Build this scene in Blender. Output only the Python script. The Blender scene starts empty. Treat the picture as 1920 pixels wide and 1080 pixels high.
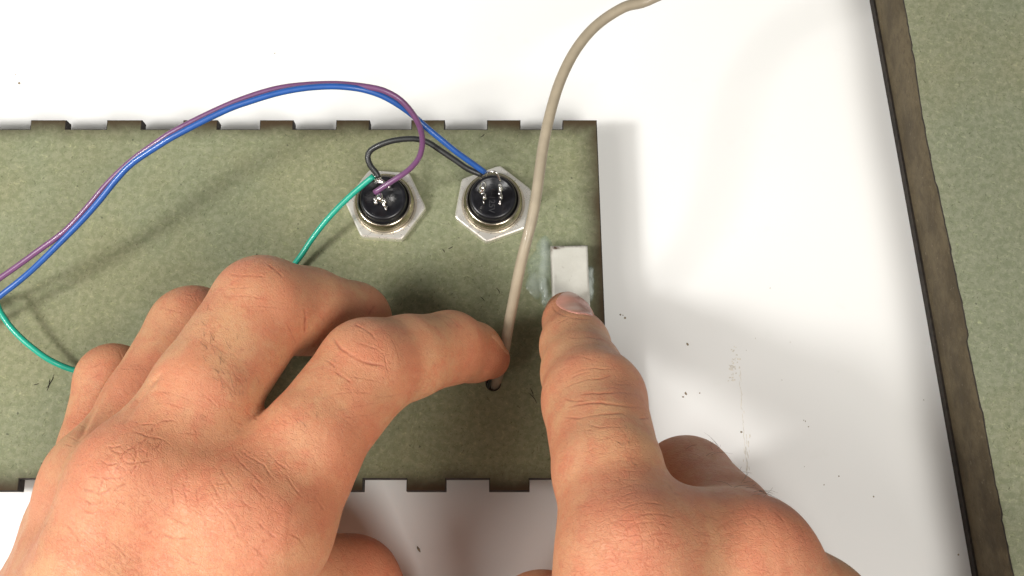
import bpy, bmesh, math, random, mathutils
import numpy as np

# ------------------------------------------------------------------ camera, world, lamps, exposure
# All lengths below are in millimetres and are written to the meshes in metres.
MM = 0.001
sc = bpy.context.scene
col = sc.collection
CAM_H = 255.0                      # camera height above the table, mm
TILT = math.radians(14.5)
FPX = 2083.0                       # focal length in photo pixels (1920 wide)
cd = bpy.data.cameras.new("camera")
cam = bpy.data.objects.new("camera", cd)
col.objects.link(cam)
cam.location = (0, 0, CAM_H * MM)
cam.rotation_euler = (TILT, 0, 0)
cd.sensor_width = 36.0
cd.lens = 36.0 * FPX / 1920.0
cd.clip_start = 0.01
cd.clip_end = 20.0
sc.camera = cam

sc.view_settings.view_transform = 'Standard'
sc.view_settings.look = 'None'
sc.view_settings.exposure = 0.0
sc.view_settings.gamma = 1.0

world = bpy.data.worlds.new("World")
sc.world = world
world.use_nodes = True
bg = world.node_tree.nodes["Background"]
bg.inputs[0].default_value = (1.0, 0.985, 0.935, 1)
bg.inputs[1].default_value = 0.15


def area_lamp(name, loc, target, size, watts, colour, shape='DISK', size_y=None):
    ld = bpy.data.lights.new(name, 'AREA')
    ld.shape = shape
    ld.size = size
    if size_y:
        ld.size_y = size_y
    ld.energy = watts
    ld.color = colour
    o = bpy.data.objects.new(name, ld)
    col.objects.link(o)
    from mathutils import Vector
    o.location = loc
    d = Vector(target) - Vector(loc)
    o.rotation_euler = d.to_track_quat('-Z', 'Y').to_euler()
    return o


area_lamp("desk_lamp", (-0.30, -0.02, 0.33), (0, 0.08, 0), 0.07, 1.22, (1.0, 0.985, 0.96))
area_lamp("fill_panel", (0.56, -0.86, 1.50), (0, 0.1, 0), 0.62, 26.0, (1.0, 0.972, 0.915), 'RECTANGLE', 0.7)
area_lamp("fill_panel", (-1.0, -0.42, 1.32), (0, 0.1, 0), 0.8, 14.5, (1.0, 0.972, 0.915), 'RECTANGLE', 0.8)  # added second fill from the left, stands for no known fixture

# ------------------------------------------------------------------ projection helpers
CT, ST = math.cos(TILT), math.sin(TILT)


def at(px, py, z):
    """Point at height z (mm) that the photo shows at pixel (px, py)."""
    cx, cy = (px - 960.0) / FPX, (540.0 - py) / FPX
    d = np.array([cx, ST + cy * CT, -CT + cy * ST])
    s = (z - CAM_H) / d[2]
    return np.array([0, 0, CAM_H]) + d * s


def to_px(P):
    P = np.asarray(P, dtype=np.float64)
    q = P - np.array([0, 0, CAM_H])
    dep = q[:, 1] * ST - q[:, 2] * CT
    up = q[:, 1] * CT + q[:, 2] * ST
    return np.stack([960 + FPX * q[:, 0] / dep, 540 - FPX * up / dep], 1)


# ------------------------------------------------------------------ mesh helpers
def tag(o, label=None, cat=None, group=None, kind=None):
    if label: o['label'] = label
    if cat: o['category'] = cat
    if group: o['group'] = group
    if kind: o['kind'] = kind
    return o


def link(name, me, parent=None):
    o = bpy.data.objects.new(name, me)
    col.objects.link(o)
    if parent is not None:
        o.parent = parent
    return o


def mesh_from(name, verts, faces, mats, parent=None, smooth=True, mat_idx=None):
    me = bpy.data.meshes.new(name)
    verts = np.asarray(verts, dtype=np.float64) * MM
    me.from_pydata(verts.tolist(), [], [list(map(int, f)) for f in faces])
    for m in (mats if isinstance(mats, (list, tuple)) else [mats]):
        me.materials.append(m)
    me.polygons.foreach_set("use_smooth", [smooth] * len(me.polygons))
    if mat_idx is not None:
        me.polygons.foreach_set("material_index", mat_idx)
    me.update()
    return link(name, me, parent)


def bm_obj(name, bm, mats, parent=None, smooth=False, bevel=0):
    bmesh.ops.recalc_face_normals(bm, faces=bm.faces)
    for v in bm.verts:
        v.co *= MM
    me = bpy.data.meshes.new(name)
    bm.to_mesh(me)
    bm.free()
    for m in (mats if isinstance(mats, (list, tuple)) else [mats]):
        me.materials.append(m)
    if smooth:
        me.polygons.foreach_set("use_smooth", [True] * len(me.polygons))
    o = link(name, me, parent)
    if bevel:
        b = o.modifiers.new("bevel", 'BEVEL')
        b.width = bevel * MM
        b.segments = 2
        b.limit_method = 'ANGLE'
        b.angle_limit = math.radians(40)
    return o


def spline(pts, step=1.0):
    """Catmull-Rom through pts (any dimension), resampled at about `step`."""
    P = np.asarray(pts, dtype=np.float64)
    P = np.vstack([2 * P[0] - P[1], P, 2 * P[-1] - P[-2]])
    out = []
    for i in range(1, len(P) - 2):
        p0, p1, p2, p3 = P[i - 1:i + 3]
        n = max(2, int(np.linalg.norm(p2 - p1) / step))
        t = np.linspace(0, 1, n, endpoint=False)[:, None]
        out.append(0.5 * (2 * p1 + (p2 - p0) * t + (2 * p0 - 5 * p1 + 4 * p2 - p3) * t ** 2 +
                          (3 * p1 - p0 - 3 * p2 + p3) * t ** 3))
    out.append(P[-2][None])
    return np.vstack(out)


def tube_arrays(path, r, n=12, cap=True):
    path = np.asarray(path)
    m = len(path)
    r = np.broadcast_to(np.asarray(r, dtype=float), (m,))
    T = np.gradient(path, axis=0)
    T /= np.linalg.norm(T, axis=1)[:, None] + 1e-12
    ref = np.array([0, 0, 1.0]) if abs(T[0][2]) < 0.9 else np.array([1.0, 0, 0])
    u = np.cross(T[0], ref); u /= np.linalg.norm(u)
    V = []
    a = np.linspace(0, 2 * np.pi, n, endpoint=False)
    for i in range(m):
        u = u - T[i] * np.dot(u, T[i]); u /= np.linalg.norm(u)
        w = np.cross(T[i], u)
        V.append(path[i] + r[i] * (np.cos(a)[:, None] * u + np.sin(a)[:, None] * w))
    V = np.vstack(V)
    F = []
    for i in range(m - 1):
        for j in range(n):
            k = (j + 1) % n
            F.append((i * n + j, i * n + k, (i + 1) * n + k, (i + 1) * n + j))
    if cap:
        F.append(tuple(range(n - 1, -1, -1)))
        F.append(tuple((m - 1) * n + j for j in range(n)))
    return V, F


def lathe(bm, cx, cy, prof, n=48, mi=0, closed=False):
    """Revolve a list of (radius, z) about the vertical through (cx, cy)."""
    rings = []
    for r, z in prof:
        if r < 1e-6:
            rings.append([bm.verts.new((cx, cy, z))])
        else:
            rings.append([bm.verts.new((cx + r * math.cos(2 * math.pi * k / n), cy + r * math.sin(2 * math.pi * k / n), z)) for k in range(n)])
    for A, B in zip(rings[:-1], rings[1:]):
        for k in range(n):
            l = (k + 1) % n
            if len(A) == 1 and len(B) == 1: continue
            if len(A) == 1: f = bm.faces.new((A[0], B[k], B[l]))
            elif len(B) == 1: f = bm.faces.new((A[k], A[l], B[0]))
            else: f = bm.faces.new((A[k], A[l], B[l], B[k]))
            f.material_index = mi
            f.smooth = True


def add_box(bm, c, s, rot=0.0):
    m = []
    for dz in (-1, 1):
        for dx, dy in ((-1, -1), (1, -1), (1, 1), (-1, 1)):
            x, y = dx * s[0] / 2, dy * s[1] / 2
            m.append(bm.verts.new((c[0] + x * math.cos(rot) - y * math.sin(rot), c[1] + x * math.sin(rot) + y * math.cos(rot), c[2] + dz * s[2] / 2)))
    for f in ((3, 2, 1, 0), (4, 5, 6, 7), (0, 1, 5, 4), (1, 2, 6, 5), (2, 3, 7, 6), (3, 0, 4, 7)):
        bm.faces.new([m[i] for i in f])


# ------------------------------------------------------------------ material helpers
class Mat:
    def __init__(self, name):
        self.m = bpy.data.materials.new(name)
        self.m.use_nodes = True
        self.nt = self.m.node_tree
        self.b = self.nt.nodes["Principled BSDF"]
        self.out = self.nt.nodes["Material Output"]

    def n(self, t, **kw):
        nd = self.nt.nodes.new(t)
        for k, v in kw.items():
            if k.startswith('i_'):
                nd.inputs[k[2:].replace('_', ' ')].default_value = v
            else:
                setattr(nd, k, v)
        return nd

    def l(self, a, b):
        self.nt.links.new(a, b)
        return b

    def coord(self):
        return self.n('ShaderNodeTexCoord').outputs['Object']

    def noise(self, vec, scale, detail=4, rough=0.55, dist=0.0):
        nd = self.n('ShaderNodeTexNoise')
        nd.inputs['Scale'].default_value = scale
        nd.inputs['Detail'].default_value = detail
        nd.inputs['Roughness'].default_value = rough
        nd.inputs['Distortion'].default_value = dist
        self.l(vec, nd.inputs['Vector'])
        return nd.outputs['Fac']

    def ramp(self, fac, stops):
        nd = self.n('ShaderNodeValToRGB')
        e = nd.color_ramp.elements
        while len(e) < len(stops): e.new(0.5)
        for el, (p, c) in zip(e, stops):
            el.position = p
            el.color = tuple(c) + (1,) if len(c) == 3 else c
        self.l(fac, nd.inputs[0])
        return nd.outputs[0]

    def mix(self, fac, a, b, mode='MIX'):
        nd = self.n('ShaderNodeMix', data_type='RGBA', blend_type=mode)
        for s, v in ((nd.inputs[0], fac), (nd.inputs[6], a), (nd.inputs[7], b)):
            if hasattr(v, 'node'): self.l(v, s)
            elif isinstance(v, (int, float)): s.default_value = v
            else: s.default_value = tuple(v) + (1,)
        return nd.outputs[2]

    def math(self, op, a, b=0.0, c=0.0, clamp=False):
        nd = self.n('ShaderNodeMath', operation=op, use_clamp=clamp)
        for i, v in enumerate((a, b, c)):
            if hasattr(v, 'node'): self.l(v, nd.inputs[i])
            else: nd.inputs[i].default_value = v
        return nd.outputs[0]

    def step(self, v, lo, hi, tolo=0.0, tohi=1.0):
        nd = self.n('ShaderNodeMapRange', interpolation_type='SMOOTHSTEP')
        self.l(v, nd.inputs['Value'])
        for k, x in zip(('From Min', 'From Max', 'To Min', 'To Max'), (lo, hi, tolo, tohi)):
            nd.inputs[k].default_value = x
        return nd.outputs[0]

    def map(self, vec, scale=(1, 1, 1), rot=(0, 0, 0)):
        nd = self.n('ShaderNodeMapping')
        nd.inputs['Scale'].default_value = scale
        nd.inputs['Rotation'].default_value = rot
        self.l(vec, nd.inputs['Vector'])
        return nd.outputs[0]

    def bump(self, h, strength, dist, prev=None):
        nd = self.n('ShaderNodeBump')
        nd.inputs['Strength'].default_value = strength
        nd.inputs['Distance'].default_value = dist
        self.l(h, nd.inputs['Height'])
        if prev is not None: self.l(prev, nd.inputs['Normal'])
        return nd.outputs[0]

    def attr(self, name):
        return self.n('ShaderNodeAttribute', attribute_name=name).outputs['Fac']

    def set(self, **kw):
        for k, v in kw.items():
            s = self.b.inputs[k.replace('_', ' ')]
            if hasattr(v, 'node'): self.l(v, s)
            elif isinstance(v, (tuple, list)) and len(v) == 3 and s.type == 'RGBA': s.default_value = tuple(v) + (1,)
            else: s.default_value = v
        return self


def plain(name, colour, rough=0.5, metal=0.0, var=0.12, scale=900, **kw):
    m = Mat(name)
    v = m.coord()
    n = m.noise(v, scale, 3)
    c = m.mix(m.step(n, 0.3, 0.7), tuple(x * (1 - var) for x in colour), tuple(min(1, x * (1 + var)) for x in colour))
    m.set(Base_Color=c, Roughness=rough, Metallic=metal, **kw)
    return m.m


def mdf(name, base, edge=None):
    """Moisture-resistant MDF: grey-green pressed fibre with pale and dark strands."""
    m = Mat(name)
    v = m.coord()
    big = m.noise(v, 28, 4, 0.6)
    mid = m.noise(v, 720, 5, 0.7, 0.4)
    c = m.mix(m.step(mid, 0.36, 0.66), tuple(x * f for x, f in zip(base, (0.84, 0.87, 0.82))), tuple(x * f for x, f in zip(base, (1.13, 1.11, 1.15))))
    c = m.mix(m.step(big, 0.38, 0.66), c, m.mix(1.0, c, (1.05, 1.0, 0.95), 'MULTIPLY'))
    h = mid
    for k, (rot, lo, hi, tint, st) in enumerate((
            (0.4, 0.60, 0.74, (1.34, 1.32, 1.26), 0.8), (1.5, 0.60, 0.74, (1.32, 1.33, 1.25), 0.8), (2.5, 0.60, 0.74, (1.33, 1.3, 1.25), .8),
            (1.2, 0.655, 0.74, (0.5, 0.5, 0.47), 0.7), (2.4, 0.66, 0.74, (0.5, 0.52, 0.5), 0.7), (0.1, 0.665, 0.74, (0.5, 0.48, 0.46), .7))):
        vv = m.map(m.map(v, (1, 1, 1), (0, 0, rot + k * 0.37)), (700 + 60 * k, 2100, 1000))
        f = m.noise(vv, 1.0, 2, 0.5, 1.1)
        f = m.math('MULTIPLY', m.step(f, lo, hi), st)
        c = m.mix(f, c, m.mix(1.0, c, tint, 'MULTIPLY'))
    sp = m.noise(v, 620, 2, 0.5)
    c = m.mix(m.math('MULTIPLY', m.step(sp, 0.72, 0.78), 0.6), c, (0.035, 0.035, 0.028))
    if edge:
        # smoke-browned rim left by the laser along the outline: (axis, position, direction, reach)
        sep = m.n('ShaderNodeSeparateXYZ')
        m.l(v, sep.inputs[0])
        tot = None
        wob = m.math('MULTIPLY', m.math('SUBTRACT', m.noise(v, 160, 3), 0.5), 0.0035)
        for ax, pos, sg, reach in edge:
            d = m.math('MULTIPLY', m.math('SUBTRACT', sep.outputs[ax], pos), sg)
            d = m.math('ADD', d, wob)
            s = m.step(d, 0.0, reach, 1.0, 0.0)
            tot = s if tot is None else m.math('MAXIMUM', tot, s)
        c = m.mix(m.math('MULTIPLY', m.math('POWER', tot, 1.15), 0.9), c, (0.036, 0.025, 0.014))
    bp = m.bump(mid, 0.25, 0.0004)
    if edge:
        c = m.mix(m.math('MULTIPLY', m.math('POWER', tot, 7.0), 0.8), c, (0.05, 0.028, 0.012))
    m.set(Base_Color=c, Roughness=0.78, Normal=bp)
    m.b.inputs['Specular IOR Level'].default_value = 0.25
    return m.m


def skin(name, axis):
    """axis: direction of the fingers in the table plane (radians); fine wrinkles run across it"""
    m = Mat(name)
    v = m.coord()
    big = m.noise(v, 75, 4, 0.6)
    mid = m.noise(v, 260, 5, 0.7, 0.15)
    fine = m.noise(v, 1100, 3, 0.65)
    red = m.attr("red")
    cre = m.attr("crease")
    c = m.mix(m.step(big, 0.40, 0.62), (0.565, 0.305, 0.160), (0.56, 0.238, 0.126))
    c = m.mix(m.math('MULTIPLY', m.step(mid, 0.44, 0.68), 0.62), c, (0.56, 0.205, 0.112))
    c = m.mix(m.math('MULTIPLY', m.step(fine, 0.5, 0.75), 0.30), c, (0.64, 0.37, 0.215))
    c = m.mix(m.math('MULTIPLY', red, 0.55, clamp=True), c, (0.57, 0.165, 0.098))
    c = m.mix(m.math('MULTIPLY', cre, 0.75, clamp=True), c, (0.34, 0.10, 0.055))
    spots = m.noise(v, 420, 2, 0.5)
    c = m.mix(m.math('MULTIPLY', m.step(spots, 0.70, 0.78), 0.4), c, (0.38, 0.16, 0.09))
    vor = m.n('ShaderNodeTexVoronoi', feature='DISTANCE_TO_EDGE')
    vor.inputs['Scale'].default_value = 1500
    warp = m.n('ShaderNodeVectorMath', operation='ADD')
    nz = m.n('ShaderNodeTexNoise'); nz.inputs['Scale'].default_value = 400
    m.l(v, nz.inputs['Vector'])
    sc_ = m.n('ShaderNodeVectorMath', operation='SCALE'); sc_.inputs['Scale'].default_value = 0.0012
    m.l(nz.outputs['Color'], sc_.inputs[0]); m.l(v, warp.inputs[0]); m.l(sc_.outputs[0], warp.inputs[1])
    m.l(warp.outputs[0], vor.inputs['Vector'])
    cells = m.step(vor.outputs['Distance'], 0.0, 0.16)
    wr = m.noise(m.map(m.map(v, (1, 1, 1), (0, 0, -axis)), (1500, 330, 500)), 1.0, 4, 0.62, 1.2)
    lines = m.step(m.math('ABSOLUTE', m.math('SUBTRACT', wr, 0.5)), 0.0, 0.055)
    wr2 = m.noise(m.map(m.map(v, (1, 1, 1), (0, 0, -axis + 0.9)), (1900, 500, 700)), 1.0, 3, 0.6, 1.0)
    lines2 = m.step(m.math('ABSOLUTE', m.math('SUBTRACT', wr2, 0.5)), 0.0, 0.05)
    patch = m.step(m.noise(v, 130, 2), 0.40, 0.62)
    lc = m.math('MULTIPLY', m.math('SUBTRACT', 1.0, lines), patch)
    c = m.mix(m.math('MULTIPLY', lc, 0.22), c, (0.40, 0.125, 0.068))
    c = m.mix(m.math('MULTIPLY', m.math('SUBTRACT', 1.0, lines2), 0.20), c, (0.40, 0.125, 0.068))
    # larger lozenge pattern of the back of the hand
    v2 = m.n('ShaderNodeTexVoronoi', feature='DISTANCE_TO_EDGE')
    v2.inputs['Scale'].default_value = 1.0
    w2 = m.n('ShaderNodeVectorMath', operation='SCALE'); w2.inputs['Scale'].default_value = 0.0022
    a2 = m.n('ShaderNodeVectorMath', operation='ADD')
    m.l(nz.outputs['Color'], w2.inputs[0]); m.l(v, a2.inputs[0]); m.l(w2.outputs[0], a2.inputs[1])
    m.l(m.map(m.map(a2.outputs[0], (1, 1, 1), (0, 0, -axis)), (920, 520, 700)), v2.inputs['Vector'])
    loz = m.step(v2.outputs['Distance'], 0.0, 0.11)
    lmask = m.math('ADD', m.math('MULTIPLY', patch, 0.42), m.math('MULTIPLY', red, 0.62), clamp=True)
    c = m.mix(m.math('MULTIPLY', m.math('MULTIPLY', m.math('SUBTRACT', 1.0, loz), lmask), 0.34), c, (0.42, 0.13, 0.07))
    lozb = m.math('SUBTRACT', 1.0, m.math('MULTIPLY', m.math('SUBTRACT', 1.0, loz), lmask))
    pore = m.noise(v, 1700, 1, 0.5)
    c = m.mix(m.math('MULTIPLY', m.step(pore, 0.66, 0.74), 0.35), c, (0.36, 0.12, 0.07))
    bp = m.bump(lozb, 0.27, 0.00021)
    bp = m.bump(cells, 0.13, 0.00012, bp)
    bp = m.bump(lines, 0.30, 0.00022, bp)
    bp = m.bump(lines2, 0.20, 0.00018, bp)
    bp = m.bump(mid, 0.22, 0.0005, bp)
    m.set(Base_Color=c, Roughness=m.step(fine, 0.3, 0.7, 0.44, 0.60), Normal=bp)
    m.b.inputs['Subsurface Weight'].default_value = 0.22
    m.b.inputs['Subsurface Radius'].default_value = (1.0, 0.36, 0.18)
    m.b.inputs['Subsurface Scale'].default_value = 0.0022
    m.b.inputs['Specular IOR Level'].default_value = 0.36
    return m.m


M = {}
M['table'] = None
M['nail'] = plain("fingernail", (0.62, 0.285, 0.225), 0.28, var=0.08, scale=300)
M['nail_pale'] = plain("fingernail_pale", (0.62, 0.33, 0.19), 0.4, var=0.08, scale=300)
M['hair'] = plain("body_hair", (0.11, 0.055, 0.03), 0.5)
M['burnt'] = plain("burnt_edge", (0.022, 0.016, 0.011), 0.75, var=0.5, scale=700)
M['nickel'] = None


def scorched():
    """Thick cut edge: brown pressed fibre, patchily scorched."""
    m = Mat("browned_mdf_edge")
    v = m.coord()
    a = m.noise(v, 90, 4, 0.65)
    b = m.noise(v, 420, 4, 0.7)
    s = m.noise(v, 900, 3, 0.6)
    c = m.mix(m.step(a, 0.35, 0.65), (0.062, 0.045, 0.021), (0.115, 0.088, 0.046))
    c = m.mix(m.math('MULTIPLY', m.step(b, 0.48, 0.68), 0.6), c, (0.06, 0.043, 0.022))
    c = m.mix(m.math('MULTIPLY', m.step(s, 0.64, 0.74), 0.6), c, (0.20, 0.165, 0.11))
    m.set(Base_Color=c, Roughness=0.85, Normal=m.bump(b, 0.5, 0.0006))
    return m.m


def metal(name, colour, rough, bmp=0.08, metallic=1.0):
    m = Mat(name)
    v = m.coord()
    n = m.noise(v, 700, 3)
    m.set(Base_Color=colour, Metallic=metallic, Roughness=m.step(n, 0.3, 0.7, rough * 0.85, rough * 1.2), Normal=m.bump(n, bmp, 0.0002))
    return m.m


M['nickel'] = metal("nickel", (0.95, 0.92, 0.85), 0.30, 0.03, 0.72)
M['chrome'] = metal("thread_nickel", (0.62, 0.55, 0.44), 0.2)
M['solder'] = metal("solder", (0.82, 0.80, 0.78), 0.16)
M['black'] = plain("black_plastic", (0.010, 0.010, 0.013), 0.30, var=0.25)
M['print'] = plain("embossed_black", (0.03, 0.03, 0.034), 0.5, var=0.1)


def laminate():
    m = Mat("white_laminate")
    v = m.coord()
    n = m.noise(v, 8, 3)
    f = m.noise(v, 120, 4, 0.6)
    c = m.mix(m.step(n, 0.3, 0.7), (0.80, 0.795, 0.78), (0.83, 0.825, 0.81))
    c = m.mix(m.math('MULTIPLY', m.step(f, 0.62, 0.8), 0.2), c, (0.70, 0.685, 0.65))
    m.set(Base_Color=c, Roughness=0.33, Normal=m.bump(m.noise(v, 500, 2), 0.03, 0.0003))
    return m.m


M['table'] = laminate()

# ------------------------------------------------------------------ table
bm = bmesh.new()
add_box(bm, (0, 150, -10), (1600, 1400, 20))
tb = bm_obj("table", bm, M['table'])
tag(tb, kind='structure')

# ------------------------------------------------------------------ toothed MDF board, raised on its button bezels
BZ = 11.0            # top of the board
BT = 3.0             # its thickness


def W(px, py, z=BZ): return at(px, py, z)


xr_top, y_top = W(1119, 225)[0], W(700, 225)[1]
y_gap = W(700, 242)[1]
xr_bot = W(1147, 921)[0]
y_bot, y_bgap = W(800, 921)[1], W(800, 898)[1]


def edge_x(y):
    return xr_top + (xr_bot - xr_top) * (y_top - y) / (y_top - y_bot)


def xs(pxs, py): return [W(p, py)[0] for p in pxs]


top_tabs = [(57, 124), (200, 266), (343, 408), (487, 550), (630, 693), (771, 834), (913, 976)]
pitch = 142.8
for k in range(1, 5):
    top_tabs.insert(0, (57 - k * pitch, 124 - k * pitch))
bot_tabs = [(-740, -665), (-585, -510), (-430, -355), (-275, -200), (-120, 35), (143, 216), (298, 371), (453, 526), (607, 681), (762, 836), (917, 993), ]
outline = []
xl = W(-760, 540)[0]
outline.append((xl, y_gap))
for a, b in top_tabs:
    xa, xb = xs((a, b), 232)
    outline += [(xa, y_gap), (xa, y_top), (xb, y_top), (xb, y_gap)]
xa = W(1055, 232)[0]
outline += [(xa, y_gap), (xa, y_top), (xr_top, y_top), (edge_x(y_bgap) - 0.0, y_bgap)]
for a, b in reversed(bot_tabs):
    xa, xb = xs((a, b), 910)
    outline += [(xb, y_bgap), (xb, y_bot), (xa, y_bot), (xa, y_bgap)]
outline += [(xl, y_bgap)]
HOLE = W(925, 719)
hole = [(HOLE[0] + 1.55 * math.cos(a), HOLE[1] + 1.55 * math.sin(a)) for a in np.linspace(0, 2 * math.pi, 24, endpoint=False)]
BTN = [W(724, 388), W(925, 386)]
bores = [[(c[0] + 5.9 * math.cos(a), c[1] + 5.9 * math.sin(a)) for a in np.linspace(0, 2 * math.pi, 32, endpoint=False)] for c in BTN]


def inset(lp, d, hole):
    """the loop moved d into the material, mitred at the corners"""
    P = np.array(lp)
    nx, pv = np.roll(P, -1, 0), np.roll(P, 1, 0)
    area = 0.5 * (P[:, 0] * nx[:, 1] - nx[:, 0] * P[:, 1]).sum()
    s = (1 if area > 0 else -1) * (-1 if hole else 1)
    e1, e2 = P - pv, nx - P
    e1 /= np.linalg.norm(e1, axis=1)[:, None]; e2 /= np.linalg.norm(e2, axis=1)[:, None]
    n1, n2 = np.stack([-e1[:, 1], e1[:, 0]], 1) * s, np.stack([-e2[:, 1], e2[:, 0]], 1) * s
    m = n1 + n2
    return [tuple(q) for q in P + d * m / (0.5 * (m * m).sum(1))[:, None]]


def plate(name, loops, z0, z1, mats, parent=None, arris=0.2):
    """flat sheet with holes (loops after the first); its upper arris is charred and slightly broken"""
    bm = bmesh.new()
    top = [inset(lp, arris, k > 0) for k, lp in enumerate(loops)]
    ed, lo, hi = [], [], []
    for lp in top:
        vs = [bm.verts.new((x, y, z1)) for x, y in lp]
        hi += vs
        ed += [bm.edges.new((vs[i], vs[(i + 1) % len(vs)])) for i in range(len(vs))]
    bmesh.ops.triangle_fill(bm, edges=ed, use_beauty=True)
    z1 -= arris * 0.8
    for lp in loops:
        lo += [(x, y) for x, y in lp]
    rim = [bm.verts.new((x, y, z1)) for x, y in lo]
    base = 0
    for lp in loops:
        n = len(lp)
        for i in range(n):
            j = (i + 1) % n
            bm.faces.new((rim[base + i], rim[base + j], hi[base + j], hi[base + i])).material_index = 1
        base += n
    low = []
    for z in (z0,):
        ed = []
        for lp in loops:
            vs = [bm.verts.new((x, y, z)) for x, y in lp]
            low += vs
            ed += [bm.edges.new((vs[i], vs[(i + 1) % len(vs)])) for i in range(len(vs))]
        bmesh.ops.triangle_fill(bm, edges=ed, use_beauty=True)
    base = 0
    for lp in loops:
        n = len(lp)
        for i in range(n):
            j = (i + 1) % n
            f = bm.faces.new((low[base + i], low[base + j], rim[base + j], rim[base + i]))
            f.material_index = 1
        base += n
    return bm_obj(name, bm, mats, parent)


GREEN = (0.200, 0.212, 0.130)
M['mdf'] = mdf("green_mdf", GREEN, [(0, xr_bot * MM, -1, 0.0085), (1, y_top * MM, -1, 0.0065), (1, y_bot * MM, 1, 0.007)])
M['mdf_panel'] = mdf("green_mdf_panel", (0.182, 0.192, 0.127))
M['mdf_edge'] = scorched()
board = plate("mdf_board", [outline, hole] + bores, BZ - BT, BZ, [M['mdf'], M['burnt']])

tag(board, "grey green MDF board with square finger joint teeth, two buttons mounted in it", "board")

# ------------------------------------------------------------------ thick MDF panel at the right
PH = 21.0
base_px = [(1541, -500), (1630, 0), (1727, 540), (1822, 1080), (1915, 1620)]
random.seed(4)
bl = [at(x, y, 0)[:2] for x, y in base_px]
bl_s = spline(bl, 2.0)
top_px = [(1592, -600), (1662, -160), (1693, 0), (1703, 60), (1722, 150), (1741, 270), (1772, 420), (1798, 540), (1809, 600), (1832, 720), (1854, 840), (1880, 975), (1903, 1080), (1960, 1360), (2010, 1620)]
tl = [at(x, y, PH)[:2] for x, y in top_px]
tl_s = spline(tl, 1.2)
rr = np.random.RandomState(3)
wig = np.cumsum(rr.normal(0, 0.075, len(tl_s))); wig -= np.convolve(wig, np.ones(40) / 40, 'same')
for ys, st in ((118, .5), (84, -.45), (50, .6), (34, -.5), (12, .55)):
    wig += st * np.exp(-np.abs(tl_s[:, 1] - ys) / 9.0) * np.sign(tl_s[:, 1] - ys) * 0.35
tl_s = tl_s + wig[:, None] * np.array([1.0, 0])
bm = bmesh.new()
far = at(2700, 540, PH)[0]
N = len(tl_s)
tt = np.linspace(0, 1, N)
bidx = np.linspace(0, len(bl_s) - 1, N)
bb = np.stack([np.interp(bidx, np.arange(len(bl_s)), bl_s[:, k]) for k in (0, 1)], 1)
# resample the base so that both rows share their y
bb[:, 0] = np.interp(tl_s[:, 1], bl_s[::-1, 1], bl_s[::-1, 0])
bb[:, 1] = tl_s[:, 1]
rows = []
for i in range(N):
    x0, y = bb[i]
    x1 = tl_s[i, 0]
    xa = x0 + 0.15 + 0.1 * math.sin(i * 0.9)
    rows.append([bm.verts.new(p) for p in ((x0 + 0.5, y, 2.4), (x0 + 0.55, y, 4.5), (x0 + (x1 - x0) * 0.55 + rr.normal(0, .03), y, PH * 0.55),
                                           (x1 - 0.05, y, PH - 0.55), (x1 + 0.06 + abs(rr.normal(0, .05)), y, PH - 0.15), (x1 + 0.2 + abs(rr.normal(0, .1)), y, PH), (x1 + 8, y, PH), (far, y, PH), (far, y, 2.4))])
for A, B in zip(rows[:-1], rows[1:]):
    for k in range(9):
        l = (k + 1) % 9
        f = bm.faces.new((A[k], A[l], B[l], B[k]))
        f.material_index = 1 if k in (0, 1, 2) else 2 if k == 3 else 0
        f.smooth = k in (1, 2, 5)
bm.faces.new(rows[0]); bm.faces.new(rows[-1][::-1])
panel = bm_obj("fibreboard_sheet", bm, [M['mdf_panel'], M['mdf_edge'], M['burnt']])
tag(panel, "thick grey green MDF sheet with a rough brown cut edge along the right side", "sheet")
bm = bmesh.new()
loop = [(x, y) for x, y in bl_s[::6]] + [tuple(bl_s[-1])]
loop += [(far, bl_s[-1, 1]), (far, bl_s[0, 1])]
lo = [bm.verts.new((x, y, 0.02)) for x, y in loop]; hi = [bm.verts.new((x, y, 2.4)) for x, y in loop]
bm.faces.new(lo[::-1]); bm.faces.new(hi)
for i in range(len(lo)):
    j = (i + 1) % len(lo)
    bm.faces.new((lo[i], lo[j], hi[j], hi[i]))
bm_obj("dark_foot", bm, M['burnt'], panel)  # near-black slab under the sheet, a dark line along its base

# ------------------------------------------------------------------ push buttons
def wire_colour(name, c, rough=0.38): return plain(name, c, rough, var=0.06, scale=400, Coat_Weight=0.15)


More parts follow.
